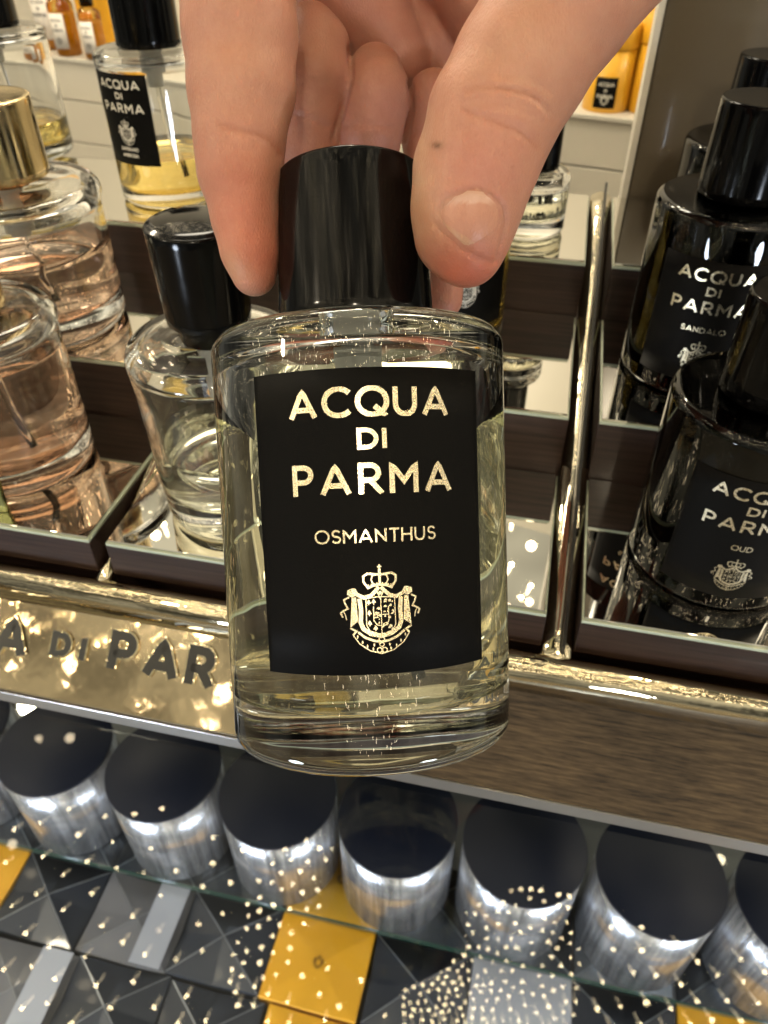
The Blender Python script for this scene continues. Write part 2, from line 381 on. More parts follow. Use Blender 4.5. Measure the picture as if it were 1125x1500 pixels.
def bottle(loc,rotz,label,Rb=31,Rt=31,H=85,wall=3,base=10,top=4,rc=3.5,neck=8,rim=0,liq=None,level=.7,cap=(17,16,36),capmat='black_gloss',
           dark=False,lab=None,scent=None,rot=None,glassm='glass',level_n=None,lev_pt=None,labang=-90,ink='foil',tube=True,order='scent_first',fine=True,group=None,capz=1.0,kwf=None,dome=0,name='perfume_bottle'):
    root=empty(name,loc,label,'perfume bottle',group)
    if rot is not None: root.rotation_mode='QUATERNION'; root.rotation_quaternion=rot
    else: root.rotation_euler=(0,0,R_(rotz))
    full,cav=body_profiles(Rb,Rt,H,wall,base,top,rc,neck,5,rim)
    link('glass_body',lathe(full,112),M[glassm],root)
    sl=(Rt-Rb)/H
    if dark:
        cv=[(0,cav[0][1]+2)]+[(r+(.05 if r>.01 else 0),z) for r,z in cav]; link('black_lining',lathe(cv,96),M['black_liner'],root)
    elif liq:
        n=level_n or (0,0,1); pt=lev_pt or (0,0,H*level)
        me=cut_liquid(cav,pt,n); o=link('perfume',me,M[liq],root); set_flat_big(me)
        if tube:
            zt=H-2; link('dip_tube',tube_mesh([(0,0,zt),(1,0,zt*.7),(3,-1,zt*.45),(8,-3,base+3)],1.1),M['tube'],root)
            link('pump',lathe([(0,H-15),(3.2,H-15),(3.6,H-14),(3.6,H-8),(5.2,H-7.5),(5.2,H+4),(0,H+4)],32),M['plastic'],root)
    if cap:
        rb,rt,h=cap; link('cap',lathe(cap_profile(rb,rt,H+capz,h,dome),112),M[capmat],root)
        link('collar',lathe([(neck+.2,H+.4),(neck+2.2,H+.5),(neck+2.2,H+4+capz),(neck+.2,H+4+capz)],48,close=True),M['black_gloss' if capmat=='black_gloss' else 'goldcap'],root)
    if lab:
        hw,t0,t1=lab; Rm=Rb+sl*(t0+t1)/2
        base_fn=cyl_map(Rm,0.04,labang,0); 
        def fn(s,t,h): 
            r=Rb+sl*t+.04+h; a=R_(labang)+s/Rm; return Vector((r*math.cos(a),r*math.sin(a),t))*MMs
        lb=link('label',label_mesh(fn,-hw,hw,t0,t1),M['black_label'],root)
        fn2=lambda s,t,h: fn(s,t,h+.2)
        k=(t1-t0)/55.0; kw=kwf or k
        F=Flat(); z=lambda v:t1-v*k
        F.text('ACQUA',.2*k,z(8.8),5.5*k,.96*k,width=30*kw,gap=.30)
        F.text('DI',.2*k,z(14.6),3.9*k,.82*k,width=5.5*kw,gap=.34)
        F.text('PARMA',.4*k,z(22.6),5.7*k,.96*k,width=30.2*kw,gap=.36)
        if order=='scent_first':
            F.text(scent[0],.3*k,z(31.2),2.5*k,.36*k,width=scent[1]*kw,gap=.26)
            ey=z(43.2)
        else:
            ey=z(34.5)
            F.text(scent[0],0,z(46),2.2*k,.42*k,width=scent[1]*kw,gap=.2); F.text(scent[2],0,z(50),2.2*k,.42*k,width=scent[3]*kw,gap=.2)
        link('lettering',F.mesh(fn2),M[ink],lb,False)
        E=Flat(); emblem(E,.5*k,ey,.0196*k,fine); link('crest',E.mesh(fn2),M[ink],lb,False)
    return root
# ================================================================== HELD BOTTLE
ROLL=R_(-2.3); TILT=R_(1.2)
ax=(CU*math.cos(ROLL)+CR*math.sin(ROLL)); ax=(ax*math.cos(TILT)-CF*math.sin(TILT)).normalized()
bx=(CR-ax*CR.dot(ax)).normalized(); by=ax.cross(bx)
MB=Matrix((bx,by,ax)).transposed(); QB=MB.to_quaternion()
HB=87.0
cpos=ray(535,785).copy(); cpos=cpos*(169.0/cpos.dot(CF))             # centre of the body
bl=V(*(cpos-ax*HB/2))
upl=MB.inverted()@Vector((0,0,1))
held=bottle(bl,0,'large clear perfume bottle held in the hand, black label reading Osmanthus',Rb=29.9,Rt=31.4,H=HB,wall=2.6,base=11,top=5,rc=4,neck=8,
   liq='liq_pale',cap=(16.9,15.9,33.8),lab=(22.4,19.9,75.2),scent=('OSMANTHUS',22.5),rot=QB,glassm='glass_held',level_n=upl,lev_pt=(0,0,80.5),labang=-85.2)
# ================================================================== HAND
def build_hand():
    def q(px,py,D): return np.array(((px-562.5)*D/FPX,D,(750-py)*D/FPX),np.float32)
    vox=.62
    lo=np.array((-52,122,38),np.float32); hi=np.array((122,262,236),np.float32)
    nn=((hi-lo)/vox).astype(int)+1
    BIG=50.
    gx=(lo[0]+vox*np.arange(nn[0])).astype(np.float32); gy=(lo[1]+vox*np.arange(nn[1])).astype(np.float32); gz=(lo[2]+vox*np.arange(nn[2])).astype(np.float32)
    def smin(a,b,k):
        h=np.maximum(k-np.abs(a-b),0)/k
        return np.minimum(a,b)-h*h*k*.25
    def chain(balls,k=2.0,flat=1.0):
        g=np.full(tuple(nn),BIG,np.float32)
        for i in range(len(balls)-1):
            a=q(*balls[i][:3]); b=q(*balls[i+1][:3]); r1=balls[i][3]; r2=balls[i+1][3]; m=max(r1,r2)+8
            mn=np.minimum(a,b)-m; mx=np.maximum(a,b)+m
            i0=np.clip(((mn-lo)/vox).astype(int),0,nn-1); i1=np.clip(((mx-lo)/vox).astype(int)+1,1,nn)
            if (i1<=i0).any(): continue
            X=gx[i0[0]:i1[0],None,None]; Y=gy[None,i0[1]:i1[1],None]; Z=gz[None,None,i0[2]:i1[2]]
            ba=b-a; l2=float(ba@ba); rr=r1-r2; a2=l2-rr*rr; il2=1/l2
            px,py,pz=X-a[0],(Y-a[1]),Z-a[2]
            y=px*ba[0]+py*ba[1]+pz*ba[2]; z=y-l2
            pp=(px*px+py*py+pz*pz)
            x2=np.maximum(pp*l2*l2-y*y*l2,0); y2=y*y*l2; z2=z*z*l2
            kk=np.sign(rr)*rr*rr*x2
            c1=np.sign(z)*a2*z2>kk; c2=np.sign(y)*a2*y2<kk
            d=(np.sqrt(x2*a2*il2)+y*rr)*il2-r1
            d=np.where(c2,np.sqrt(np.maximum(x2+y2,0))*il2-r1,d); d=np.where(c1,np.sqrt(np.maximum(x2+z2,0))*il2-r2,d)
            sub=g[i0[0]:i1[0],i0[1]:i1[1],i0[2]:i1[2]]
            g[i0[0]:i1[0],i0[1]:i1[1],i0[2]:i1[2]]=smin(sub,d.astype(np.float32),k)
        return g
    index=chain([(372,400,165,4.9),(366,365,164,6.0),(360,318,164,7.0),(352,250,163,8.7),(351,200,162,9.3),(354,130,161,10.9),(352,50,160,11.6),(345,-60,160,12.6),(352,-180,166,13.5),(430,-330,185,15)])
    thumb=chain([(684,368,151,7.0),(682,335,150,8.9),(690,290,149,10.1),(704,232,148,11.2),(722,172,147,12.2),(762,100,146,12.6),(824,0,145,13.6),(915,-130,148,16.5),(1010,-260,165,23)])
    thumb2=chain([(655,352,154,5.2),(650,310,154,5.4),(655,250,152,6)],2)
    thumb=smin(thumb,thumb2,5)
    middle=chain([(456,50,187,7.0),(463,72,186,8.0),(461,112,185,8.8),(450,165,187,8.1),(446,215,190,8.0),(436,290,196,7.4),(440,360,203,6.2)],1.6)
    ring=chain([(550,108,190,6.8),(547,142,188,8.9),(541,190,190,8.1),(534,240,195,8.0),(532,330,200,7)],1.6)
    pinky=chain([(636,146,195,7.2),(630,200,199,7.2),(636,290,199,6.6),(650,370,197,6.0),(651,440,197,4.6)],1.6)
    pA=chain([(450,-60,198,13),(525,16,199,12),(588,86,200,8.5)],4)
    pB=chain([(610,-60,206,14),(655,72,206,12.5),(700,150,208,10)],4)
    pC=chain([(660,-130,195,20),(738,-10,190,15),(775,60,186,11)],4)
    palm=chain([(400,-250,190,22),(560,-200,205,24),(700,-230,205,28),(860,-310,188,27),(950,-400,186,26)],14)
    back=chain([(430,-120,205,15),(560,-120,222,18),(700,-120,225,20)],6)
    palm=smin(palm,back,8)
    G=smin(palm,index,7); G=smin(G,thumb,8)
    P=smin(pA,pB,1.2); P=smin(P,pC,1.2)
    G=smin(G,P,3)
    C=smin(smin(middle,ring,.7),pinky,.7)
    G=smin(G,C,.8)
    # pull the surface back from the cap and bottle
    # surface nets
    ins=G<0
    c=[slice(0,-1),slice(1,None)]
    cnt=np.zeros(tuple(nn-1),np.int8)
    for i in (0,1):
        for j in (0,1):
            for k in (0,1): cnt+=ins[c[i],c[j],c[k]]
    act=(cnt>0)&(cnt<8); idx=np.argwhere(act); vid=-np.ones(tuple(nn-1),np.int32); vid[act]=np.arange(len(idx))
    acc=np.zeros((len(idx),3),np.float32); num=np.zeros(len(idx),np.float32)
    corners=[(i,j,k) for i in (0,1) for j in (0,1) for k in (0,1)]
    val={cn:G[idx[:,0]+cn[0],idx[:,1]+cn[1],idx[:,2]+cn[2]] for cn in corners}
    for a in corners:
        for d in range(3):
            if a[d]==0:
                b=list(a); b[d]=1; b=tuple(b); va,vb=val[a],val[b]; m=(va<0)!=(vb<0)
                t=np.where(m,va/np.where(m,va-vb,1),0)
                p=np.array(a,np.float32)[None]+t[:,None]*np.eye(3,dtype=np.float32)[d][None]
                acc+=p*m[:,None]; num+=m
    vert=lo+(idx+acc/num[:,None])*vox
    quads=[]
    for d in range(3):
        u,v=(d+1)%3,(d+2)%3
        sl0=[slice(None)]*3; sl1=[slice(None)]*3; sl0[d]=slice(0,-1); sl1[d]=slice(1,None)
        A=ins[tuple(sl0)]; B=ins[tuple(sl1)]; e=np.argwhere(A!=B)
        e=e[(e[:,u]>0)&(e[:,v]>0)&(e[:,u]<nn[u]-1)&(e[:,v]<nn[v]-1)]
        def g(du,dv):
            w=e.copy(); w[:,u]-=du; w[:,v]-=dv; return vid[w[:,0],w[:,1],w[:,2]]
        Q=np.stack([g(1,1),g(0,1),g(0,0),g(1,0)],1); fl=A[e[:,0],e[:,1],e[:,2]]; Q[~fl]=Q[~fl][:,::-1]; quads.append(Q)
    F=np.concatenate(quads); F=F[(F>=0).all(1)]
    # drop floating bits is unnecessary; relax twice
    def relax(vv,it,w=.5):
        for _ in range(it):
            s=np.zeros_like(vv); n=np.zeros(len(vv),np.float32)
            for a,b in ((0,1),(1,2),(2,3),(3,0)):
                np.add.at(s,F[:,a],vv[F[:,b]]); np.add.at(s,F[:,b],vv[F[:,a]]); np.add.at(n,F[:,a],1); np.add.at(n,F[:,b],1)
            vv=vv*(1-w)+w*s/np.maximum(n,1)[:,None]
        return vv
    vert=relax(vert,4)
    def normals(vv):
        fn=np.cross(vv[F[:,2]]-vv[F[:,0]],vv[F[:,3]]-vv[F[:,1]]); nr=np.zeros_like(vv)
        for a in range(4): np.add.at(nr,F[:,a],fn)
        return nr/np.maximum(np.linalg.norm(nr,axis=1),1e-9)[:,None]
    nr=normals(vert)
    if (nr[:,1]*(vert[:,1]-vert[:,1].mean())).mean()<0: F=F[:,::-1]; nr=-nr
    PX=562.5+vert[:,0]/vert[:,1]*FPX; PY=750-vert[:,2]/vert[:,1]*FPX; front=(nr[:,1]<.15)
    def dpoly(pts):
        d=np.full(len(vert),1e9,np.float32); pts=np.array(pts,float)
        for a,b in zip(pts[:-1],pts[1:]):
            ab=b-a; t=np.clip(((PX-a[0])*ab[0]+(PY-a[1])*ab[1])/(ab@ab),0,1)
            d=np.minimum(d,np.hypot(PX-a[0]-t*ab[0],PY-a[1]-t*ab[1]))
        return d
    disp=np.zeros(len(vert),np.float32)
    th=front&(vert[:,1]<168)
    for pts,a,w in (([(684,133),(699,127),(729,127),(767,135),(791,147),(803,163)],.45,4.2),([(677,150),(704,149),(742,156),(774,166),(792,178)],.22,5),
                    ([(679,160),(699,170),(729,180),(759,192),(776,205)],.36,4.0),([(690,118),(730,108),(775,114),(806,132)],.22,6),([(700,140),(740,143),(780,156)],.15,4),
                    ([(686,205),(712,216),(740,240)],.12,4),([(735,205),(765,225),(778,244)],.15,4),([(662,262),(690,262),(722,270)],.25,9),
                    ([(636,330),(655,348),(678,366),(700,378),(722,386)],.30,4),([(642,312),(652,292),(675,279),(697,275),(720,284),(738,303),(741,325),(736,350),(728,384)],.5,3.2),
                    ([(322,185),(345,189),(370,195),(394,206),(410,226)],.32,5),([(395,140),(420,160),(430,150)],.1,6),([(300,22),(345,30),(400,18)],.2,7),([(345,215),(375,222)],.12,5),([(690,142),(715,139),(745,143),(770,152)],.18,2.6),([(694,166),(722,168),(750,177),(772,190)],.18,2.6),([(668,186),(700,196),(728,206)],.16,3),([(660,232),(690,236),(722,248),(748,262)],.12,3),([(770,40),(800,62),(828,70)],.12,5),([(300,120),(340,128),(380,124)],.10,6),([(310,60),(350,66)],.1,5),([(330,300),(350,306)],.08,4),([(560,20),(600,40),(612,70)],.0,4)):
        disp-=np.where(th,a*np.exp(-(dpoly(pts)/w)**2),0)
    # ridges between the folds
    for pts,a,w in (([(705,138),(740,141),(775,150),(797,165)],.12,5),([(700,158),(735,166),(765,178)],.10,5)):
        disp+=np.where(th,a*np.exp(-(dpoly(pts)/w)**2),0)
    bk=front&(vert[:,1]>=168)
    for pts,a,w in (([(424,168),(450,172),(478,186)],.35,5),([(513,70),(514,110),(503,155),(489,205)],.9,3.5),([(600,120),(603,160),(592,210)],.6,3.5),([(500,184),(535,181),(575,186)],.35,4.5),([(600,196),(640,186)],.25,5),([(440,120),(500,118)],.1,5)):
        disp-=np.where(bk,a*np.exp(-(dpoly(pts)/w)**2),0)
    vert=vert+nr*disp[:,None]
    # skin colour: flushed finger pads, paler knuckles, a small mole, painted palm shade
    base=np.tile(np.array((.455,.228,.155)),(len(vert),1))
    def blend(w,c): 
        nonlocal base
        base=base*(1-w[:,None])+np.array(c)[None]*w[:,None]
    def sph(px,py,D,r): return np.exp(-(np.linalg.norm(vert-q(px,py,D),axis=1)/r)**2)
    red=(.52,.145,.085); pal=(.56,.36,.21)
    blend(.75*sph(385,375,158,7),red); blend(.35*sph(372,250,152,9),red); blend(.85*sph(668,400,148,6.2),red); blend(.6*sph(705,408,148,5),red)
    blend(.5*sph(630,300,148,7),pal); blend(.5*sph(628,240,148,7),pal); blend(.5*sph(338,395,160,4),pal)
    blend(.35*sph(735,150,134,9),(.56,.25,.16)); blend(.45*np.clip((vert[:,1]-172)/12,0,1),(.42,.165,.12))  # deeper red with depth paints in the shade of palm and curled fingers
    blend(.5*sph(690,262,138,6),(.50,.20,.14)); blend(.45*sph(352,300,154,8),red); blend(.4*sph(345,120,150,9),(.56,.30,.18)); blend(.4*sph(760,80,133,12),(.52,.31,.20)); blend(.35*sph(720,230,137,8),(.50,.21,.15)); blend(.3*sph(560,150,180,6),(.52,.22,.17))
    m=np.exp(-(np.hypot((PX-640)/8,(PY-213)/5))**2)*th; blend(.92*m,(.12,.05,.02))
    m=np.exp(-(np.hypot((PX-751)/2.2,(PY-245)/1.8))**2)*th; blend(.5*m,(.25,.08,.05))
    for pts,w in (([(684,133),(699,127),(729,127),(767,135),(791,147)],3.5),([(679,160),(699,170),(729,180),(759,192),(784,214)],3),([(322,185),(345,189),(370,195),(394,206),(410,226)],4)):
        blend(.35*np.exp(-(dpoly(pts)/w)**2)*th,(.38,.13,.07))  # darker tone along the crease lines
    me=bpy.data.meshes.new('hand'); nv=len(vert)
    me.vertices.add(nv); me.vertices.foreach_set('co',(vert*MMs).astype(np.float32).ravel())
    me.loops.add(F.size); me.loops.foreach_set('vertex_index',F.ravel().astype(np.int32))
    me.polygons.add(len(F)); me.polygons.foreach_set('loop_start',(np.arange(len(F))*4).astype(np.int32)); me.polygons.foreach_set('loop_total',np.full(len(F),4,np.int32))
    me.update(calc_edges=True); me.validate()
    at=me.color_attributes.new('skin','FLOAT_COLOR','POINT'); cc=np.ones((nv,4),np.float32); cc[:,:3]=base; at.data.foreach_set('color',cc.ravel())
    # thumb nail : a curved plate fitted to the fingertip
    out=[(644,311),(649,301),(655,294),(664,287),(675,282),(685,279),(697,278),(708,281),(719,288),(728,296),(734,305),(737,316),(737,327),(735,338),(732,350),(729,365),(725,381),(714,380),(704,376),(694,371),(685,365),(676,358),(667,349),(656,338),(647,327),(644,319)]
    sel=th&(PX>640)&(PX<740)&(PY>275)&(PY<385)
    Aq=lambda x,y:np.stack([np.ones_like(x),x,y,x*x,x*y,y*y],-1)
    x=(PX[sel]-690)/50; y=(PY[sel]-330)/50; co,*_=np.linalg.lstsq(Aq(x,y),vert[sel][:,1],rcond=None)
    def dep(px,py): return float(Aq(np.array((px-690)/50),np.array((py-330)/50))@co)
    vs=[];fs=[];cen=np.array((692,329.));K=14;o2=np.array(out,float)
    for k in range(K+1):
        for p in o2:
            pp=cen+(p-cen)*(k/K); D=dep(*pp)-.08-.12*(1-(k/K)**4)+(.0 if k<K else .5); vs.append(q(pp[0],pp[1],D)*MMs)
    n=len(out)
    for k in range(K):
        for i in range(n): j=(i+1)%n; fs.append((k*n+i,(k+1)*n+i,(k+1)*n+j,k*n+j) if k>0 else (0,n+i,n+j))
    nm=bpy.data.meshes.new('nail'); nm.from_pydata([tuple(map(float,v)) for v in vs],[],fs); nm.update()
    at=nm.color_attributes.new('skin','FLOAT_COLOR','POINT')
    for k in range(K+1):
        for i in range(n):
            pp=cen+(o2[i]-cen)*(k/K); c=np.array((.50,.25,.165))
            if pp[1]<297 : c=c*(1-.6)+np.array((.60,.41,.32))*.6
            fe=(pp[1]-(326+(pp[0]-644)*.68)); 
            if fe>-5: c=np.array((.51,.29,.175))
            at.data[k*n+i].color=(*c,1)
    return me,nm
def skin_mat(name,rough,bump,sss):
    m,nt,b=mat(name); a=N(nt,'ShaderNodeVertexColor'); a.layer_name='skin'
    tc=N(nt,'ShaderNodeTexCoord'); n=N(nt,'ShaderNodeTexNoise',Scale=170.0,Detail=7.0,Roughness=.75); nt.links.new(tc.outputs['Object'],n.inputs['Vector'])
    mx=N(nt,'ShaderNodeMix',data_type='RGBA',blend_type='MULTIPLY'); mx.inputs['Factor'].default_value=.5
    cr=N(nt,'ShaderNodeValToRGB'); cr.color_ramp.elements[0].position=.3; cr.color_ramp.elements[1].position=.7
    cr.color_ramp.elements[0].color=(.80,.62,.58,1); cr.color_ramp.elements[1].color=(1,1,1,1)
    nt.links.new(n.outputs[0],cr.inputs[0]); nt.links.new(a.outputs['Color'],mx.inputs[6]); nt.links.new(cr.outputs[0],mx.inputs[7]); nt.links.new(mx.outputs[2],b.inputs['Base Color'])
    b.inputs['Roughness'].default_value=rough; b.inputs['Specular IOR Level'].default_value=.35
    b.inputs['Subsurface Weight'].default_value=sss; b.inputs['Subsurface Scale'].default_value=.003; b.inputs['Subsurface Radius'].default_value=(1,.35,.2)
    v=N(nt,'ShaderNodeTexVoronoi',Scale=1500.0); v.feature='DISTANCE_TO_EDGE'; mp=N(nt,'ShaderNodeMapping'); mp.inputs['Scale'].default_value=(1,1,.45)
    nt.links.new(tc.outputs['Object'],mp.inputs[0]); nt.links.new(mp.outputs[0],v.inputs['Vector'])
    n2=N(nt,'ShaderNodeTexNoise',Scale=420.0,Detail=4.0); nt.links.new(tc.outputs['Object'],n2.inputs['Vector'])
    ad=N(nt,'ShaderNodeMath',operation='ADD'); nt.links.new(v.outputs[0],ad.inputs[0]); nt.links.new(n2.outputs[0],ad.inputs[1])
    bp=N(nt,'ShaderNodeBump',Strength=bump,Distance=.0005); nt.links.new(ad.outputs[0],bp.inputs['Height']); nt.links.new(bp.outputs[0],b.inputs['Normal'])
    return m
hm,nm=build_hand()
MH=Matrix((CR,CF,CU)).transposed()
M['skin']=skin_mat('skin',.46,.30,.42); M['nail']=skin_mat('nail_plate',.34,.2,.06)
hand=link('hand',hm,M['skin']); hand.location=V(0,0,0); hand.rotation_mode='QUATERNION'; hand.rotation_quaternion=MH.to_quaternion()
tag(hand,'bare hand gripping the black bottle cap between thumb and index finger, other fingers curled','hand')
link('thumb_nail',nm,M['nail'],hand)
def hq(px,py,D): return ((px-562.5)*D/FPX,D,(750-py)*D/FPX)
sv=tube_mesh([hq(905,-345,187),hq(925,-368,186),hq(975,-440,184),hq(1080,-580,180),hq(1230,-760,175),hq(1480,-1000,170)],31,48)
link('sleeve',sv,simple('dark_knit_sleeve',(.015,.015,.018),.9,bump=.6,bscale=900),hand)
# ================================================================== STEPPED STANDS
Z1,Z2,Z3=-181.,-154.5,-130.4
steps=[(Z1,168,242,-197),(Z2,240,322,Z1-3),(Z3,320,402,Z2-3)]
def stand(x0,x1,label):
    r=empty('stepped_stand',V((x0+x1)/2,168,-197),label,'display stand','stepped stands side by side on the counter')
    cx=(x0+x1)/2
    for z,y0,y1,zb in steps:
        w=link('wooden_step',box_mesh(x0-cx,x1-cx,y0-168,y1-168-(2 if z!=Z3 else 0),zb+197+(0.4 if zb>-190 else 0),z+197-2.2,.35),M['dark_wood'],r,False)
        link('mirror_top',box_mesh(x0-cx+.8,x1-cx-.8,y0-168+.8,y1-168-(2.4 if z!=Z3 else 0),z+197-.9,z+197,.12,1),M['mirror'],w,False)
        link('glass_edge',box_mesh(x0-cx+.2,x1-cx-.2,y0-168+.15,y1-168-(2.2 if z!=Z3 else 0),z+197-2.15,z+197-.95,.1,1),M['pale_edge'],w,False)
    return r
stand(-330,-142,'left stepped dark wood stand with mirrored shelves under the pink perfume bottles')
stand(-136,15,'middle stepped dark wood stand with mirrored shelves behind the held bottle')
stand(25.5,215,'right stepped dark wood stand with mirrored shelves under the black bottles')
def divider(x0,x1,label,fin=True):
    # sloping polished channel that climbs between two stands
    w=x1-x0; o=empty('metal_divider',V((x0+x1)/2,163,-198),label,'metal divider','polished metal dividers between the stands')
    pr=[(0,-2),(0,3.5),(10,6)]
    pts=[]
    for i in range(25):
        t=i/24; pts.append((t*240,2+ t*67+1.2*math.sin(t*9)))
    bm=bmesh.new(); rows=[]
    for y,z in pts:
        row=[]
        for j in range(9):
            u=j/8; row.append(bm.verts.new(Vector((-w/2+.2+(w-.4)*u,y,z-2.2*(2*u-1)**2))*MMs))
        rows.append(row)
    for a,b in zip(rows[:-1],rows[1:]):
        for j in range(8): bm.faces.new((a[j],a[j+1],b[j+1],b[j]))
    ret=bmesh.ops.extrude_face_region(bm,geom=bm.faces[:]); 
    for v in ret['geom']:
        if isinstance(v,bmesh.types.BMVert): v.co.z-=.006
    bmesh.ops.recalc_face_normals(bm,faces=bm.faces)
    me=bpy.data.meshes.new('m'); bm.to_mesh(me); bm.free(); link('channel',me,M['gold_wavy'],o)
    if fin:
        f=extr_x([(2,6),(240,74),(240,70),(2,2)],w/2-4.0,w/2-2.9); link('fin',f,M['letter_dark'],o,False)
    return o
divider(15.2,25.3,'polished gold divider between the middle stand and the stand of black bottles')
divider(-141.8,-136.2,'narrow gold divider between the pink bottle stand and the middle stand',False)
# front rail
def rail():
    n=14; prof=[]
    for i in range(n+1):
        a=R_(200-(200-20)*i/n); prof.append((162+5.5*math.cos(a),-203+6.2*math.sin(a)*1.15))
    prof+= [(168,-208),(157,-208)]
    me=extr_x(prof,-330,215); 
    for v in me.vertices: pass
    o=link('front_rail',me,M['gold']); o.location=V(0,0,0)
    return tag(o,'polished gold rounded rail running along the front of all the stands','rail')
rail()
# sloping fascia : top (y=163,z=-208.5) bottom (y=138,z=-232)
TP=Vector((0,163,-208.6)); BT=Vector((0,135.9,-234)); sd=(BT-TP); SL=sd.length; sdn=sd.normalized(); nrm=Vector((0,sdn.z,-sdn.y)); 
if nrm.z<0: nrm=-nrm
me=extr_x([(163,-208.7),(135.9,-234),(138,-236),(175,-236),(175,-208.7)],-330,215); o=link('front_fascia',me,M['veneer'],smooth=False); o.location=V(0,0,0)
tag(o,'sloping brown wood veneer fascia below the gold rail','fascia')
o=link('edge_strip',box_mesh(-330,215,135.6,141,-240.5,-234.6,.3),M['steel'],smooth=False); o.location=V(0,0,0); tag(o,'thin brushed metal strip along the bottom edge of the wood fascia','trim strip')
o=link('counter_underside',box_mesh(-330,215,141.5,560,-242,-236.4,0),M['dark_wood'],smooth=False); o.location=V(0,0,0); tag(o,'dark counter board under the stepped stands','counter')
o=link('counter_deck',box_mesh(-330,215,176,560,-236,-198,0),M['dark_wood'],smooth=False); o.location=V(0,0,0); tag(o,'dark wooden counter deck carrying the stepped stands','counter')
# sign plate
def slope_pt(x,s,h): return (Vector((x,0,0))+TP+sdn*s+nrm*h)
sign=empty('brand_sign',V(-150,163,-208.6),'gold metal sign plate with raised dark lettering on the front edge','sign')
def sl_local(x,s,h):
    p=slope_pt(x,s,h)-Vector((-150,163,-208.6)); return p*MMs
bm=bmesh.new(); vs=[]
x0,x1=-330,-55
for h in (.1,2.4):
    for x,s in ((x0,1.2),(x1,1.2),(x1,SL-.8),(x0,SL-.8)): vs.append(bm.verts.new(sl_local(x,s,h)))
for f in ((0,1,2,3),(7,6,5,4),(0,4,5,1),(1,5,6,2),(2,6,7,3),(3,7,4,0)): bm.faces.new([vs[i] for i in f])
bmesh.ops.recalc_face_normals(bm,faces=bm.faces); bmesh.ops.bevel(bm,geom=list(bm.edges),offset=.0006,segments=3,profile=.5,affect='EDGES')
me=bpy.data.meshes.new('m'); bm.to_mesh(me); bm.free(); plate=link('plate',me,M['gold_sign'],sign,False)
hL=14.3; wL=3.2
def slope_x(px,py):
    r=ray(px,py); n=nrm; t=(TP+nrm*2.4).dot(n)/r.dot(n); p=r*t; return p.x,(p-TP).dot(sdn)
def put(F,c,px,py,h,w):
    x,s=slope_x(px,py); F.text(c,x,SL-s-h/2,h,w)
for nm_,dw,th_ in (('letter_rim',1.5,.8),('lettering',0,.95)):
    F=Flat()
    for c,px,py,h in (('A',20,932,hL),('D',92,944,hL*.62),('I',124,951,hL*.62),('P',182,955,hL),('A',240,965,hL),('R',297,977,hL),('M',372,990,hL),('A',440,1003,hL)):
        put(F,c,px,py,h+dw,(wL if h==hL else 2.1)+dw)
    for i,c in enumerate('UQCA'):
        F.text(c,slope_x(20,932)[0]-15.5*(i+1)-(1.5 if i>0 else 0),SL-slope_x(20,932)[1]-(hL+dw)/2,hL+dw,wL+dw)
    link(nm_,F.mesh(lambda a,b,h:sl_local(a,SL-b,2.42+h),.004,th_),M['gold' if dw else 'letter_dark'],plate,False)
# ================================================================== BOTTLES ON THE STANDS
def B(x,y,z): return V(x,y,z+.1)
DK=dict(glassm='glass_dark',Rb=27,Rt=27,wall=1.9,base=6,top=2.6,rc=2.6,dark=True,cap=(14.5,14.2,29),kwf=.87)
bottle(B(67,207,Z1),0,'black glass perfume bottle with Oud label, nearest one on the right stand',H=63,lab=(19.5,7,51),scent=('OUD',7),labang=-92,**DK)
bottle(B(60,286,Z2),0,'black glass perfume bottle with Sandalo label, on the right stand',H=65,lab=(19.5,8,52),scent=('SANDALO',17),labang=-101,**DK)
bottle(B(75,362,Z3),0,'black perfume bottle at the back with only its cap showing above the Sandalo bottle',H=40,**DK)
bottle(B(-98.5,199,Z1),0,'nearly empty clear perfume bottle with wide glossy black cap, left of the held bottle',Rb=24.5,Rt=27.5,H=66,wall=2.6,base=12,top=3.5,rc=4.5,neck=7.5,liq='liq_clear',level=.48,cap=(12.8,14.2,29),capz=6.5,dome=2.0)
bottle(B(-189,204,Z1),0,'pink perfume bottle with green gold tag leaning against it',Rb=27,Rt=27,H=63,wall=2.6,base=10,top=5,rc=5,neck=8,rim=2.5,liq='liq_pink',level=.78,cap=(13,13,20),capmat='goldcap')
bottle(B(-207,266,Z2),0,'large pink perfume bottle with satin gold cap, behind the other pink bottle',Rb=33,Rt=33,H=57,wall=2.8,base=11,top=5,rc=5,neck=8.5,rim=3,liq='liq_pink',level=.62,cap=(17,17,27),capmat='goldcap',capz=3)
bottle(B(-186,360,Z3),0,'clear bottle with black cap, little amber liquid and Zafferano Ambrosia label',Rb=24.5,Rt=25,H=63,wall=1.8,base=6,top=2.6,rc=2.6,liq='liq_yellow',level=.34,cap=(14,14,30),lab=(14,20,57),kwf=.72,scent=('ZAFFERANO',13.5,'AMBROSIA',12.5),labang=-104,ink='white_ink',order='emblem_first')
bottle(B(-297,405,Z3),0,'clear perfume bottle with yellow liquid and black cap at the top left edge',Rb=27,Rt=27,H=60,wall=1.9,base=7,top=2.6,rc=2.6,liq='liq_yellow',level=.30,cap=(15.5,15.5,32))
bottle(B(-42,290,Z2),0,'clear perfume bottle with black label half hidden behind the thumb',Rb=27,Rt=27,H=62,wall=1.9,base=7,top=2.6,rc=2.6,liq='liq_yellow',level=.8,cap=(14,14,28),lab=(19.5,15,56),kwf=.85,scent=('',0,'',0),labang=-60,ink='white_ink',order='emblem_first')
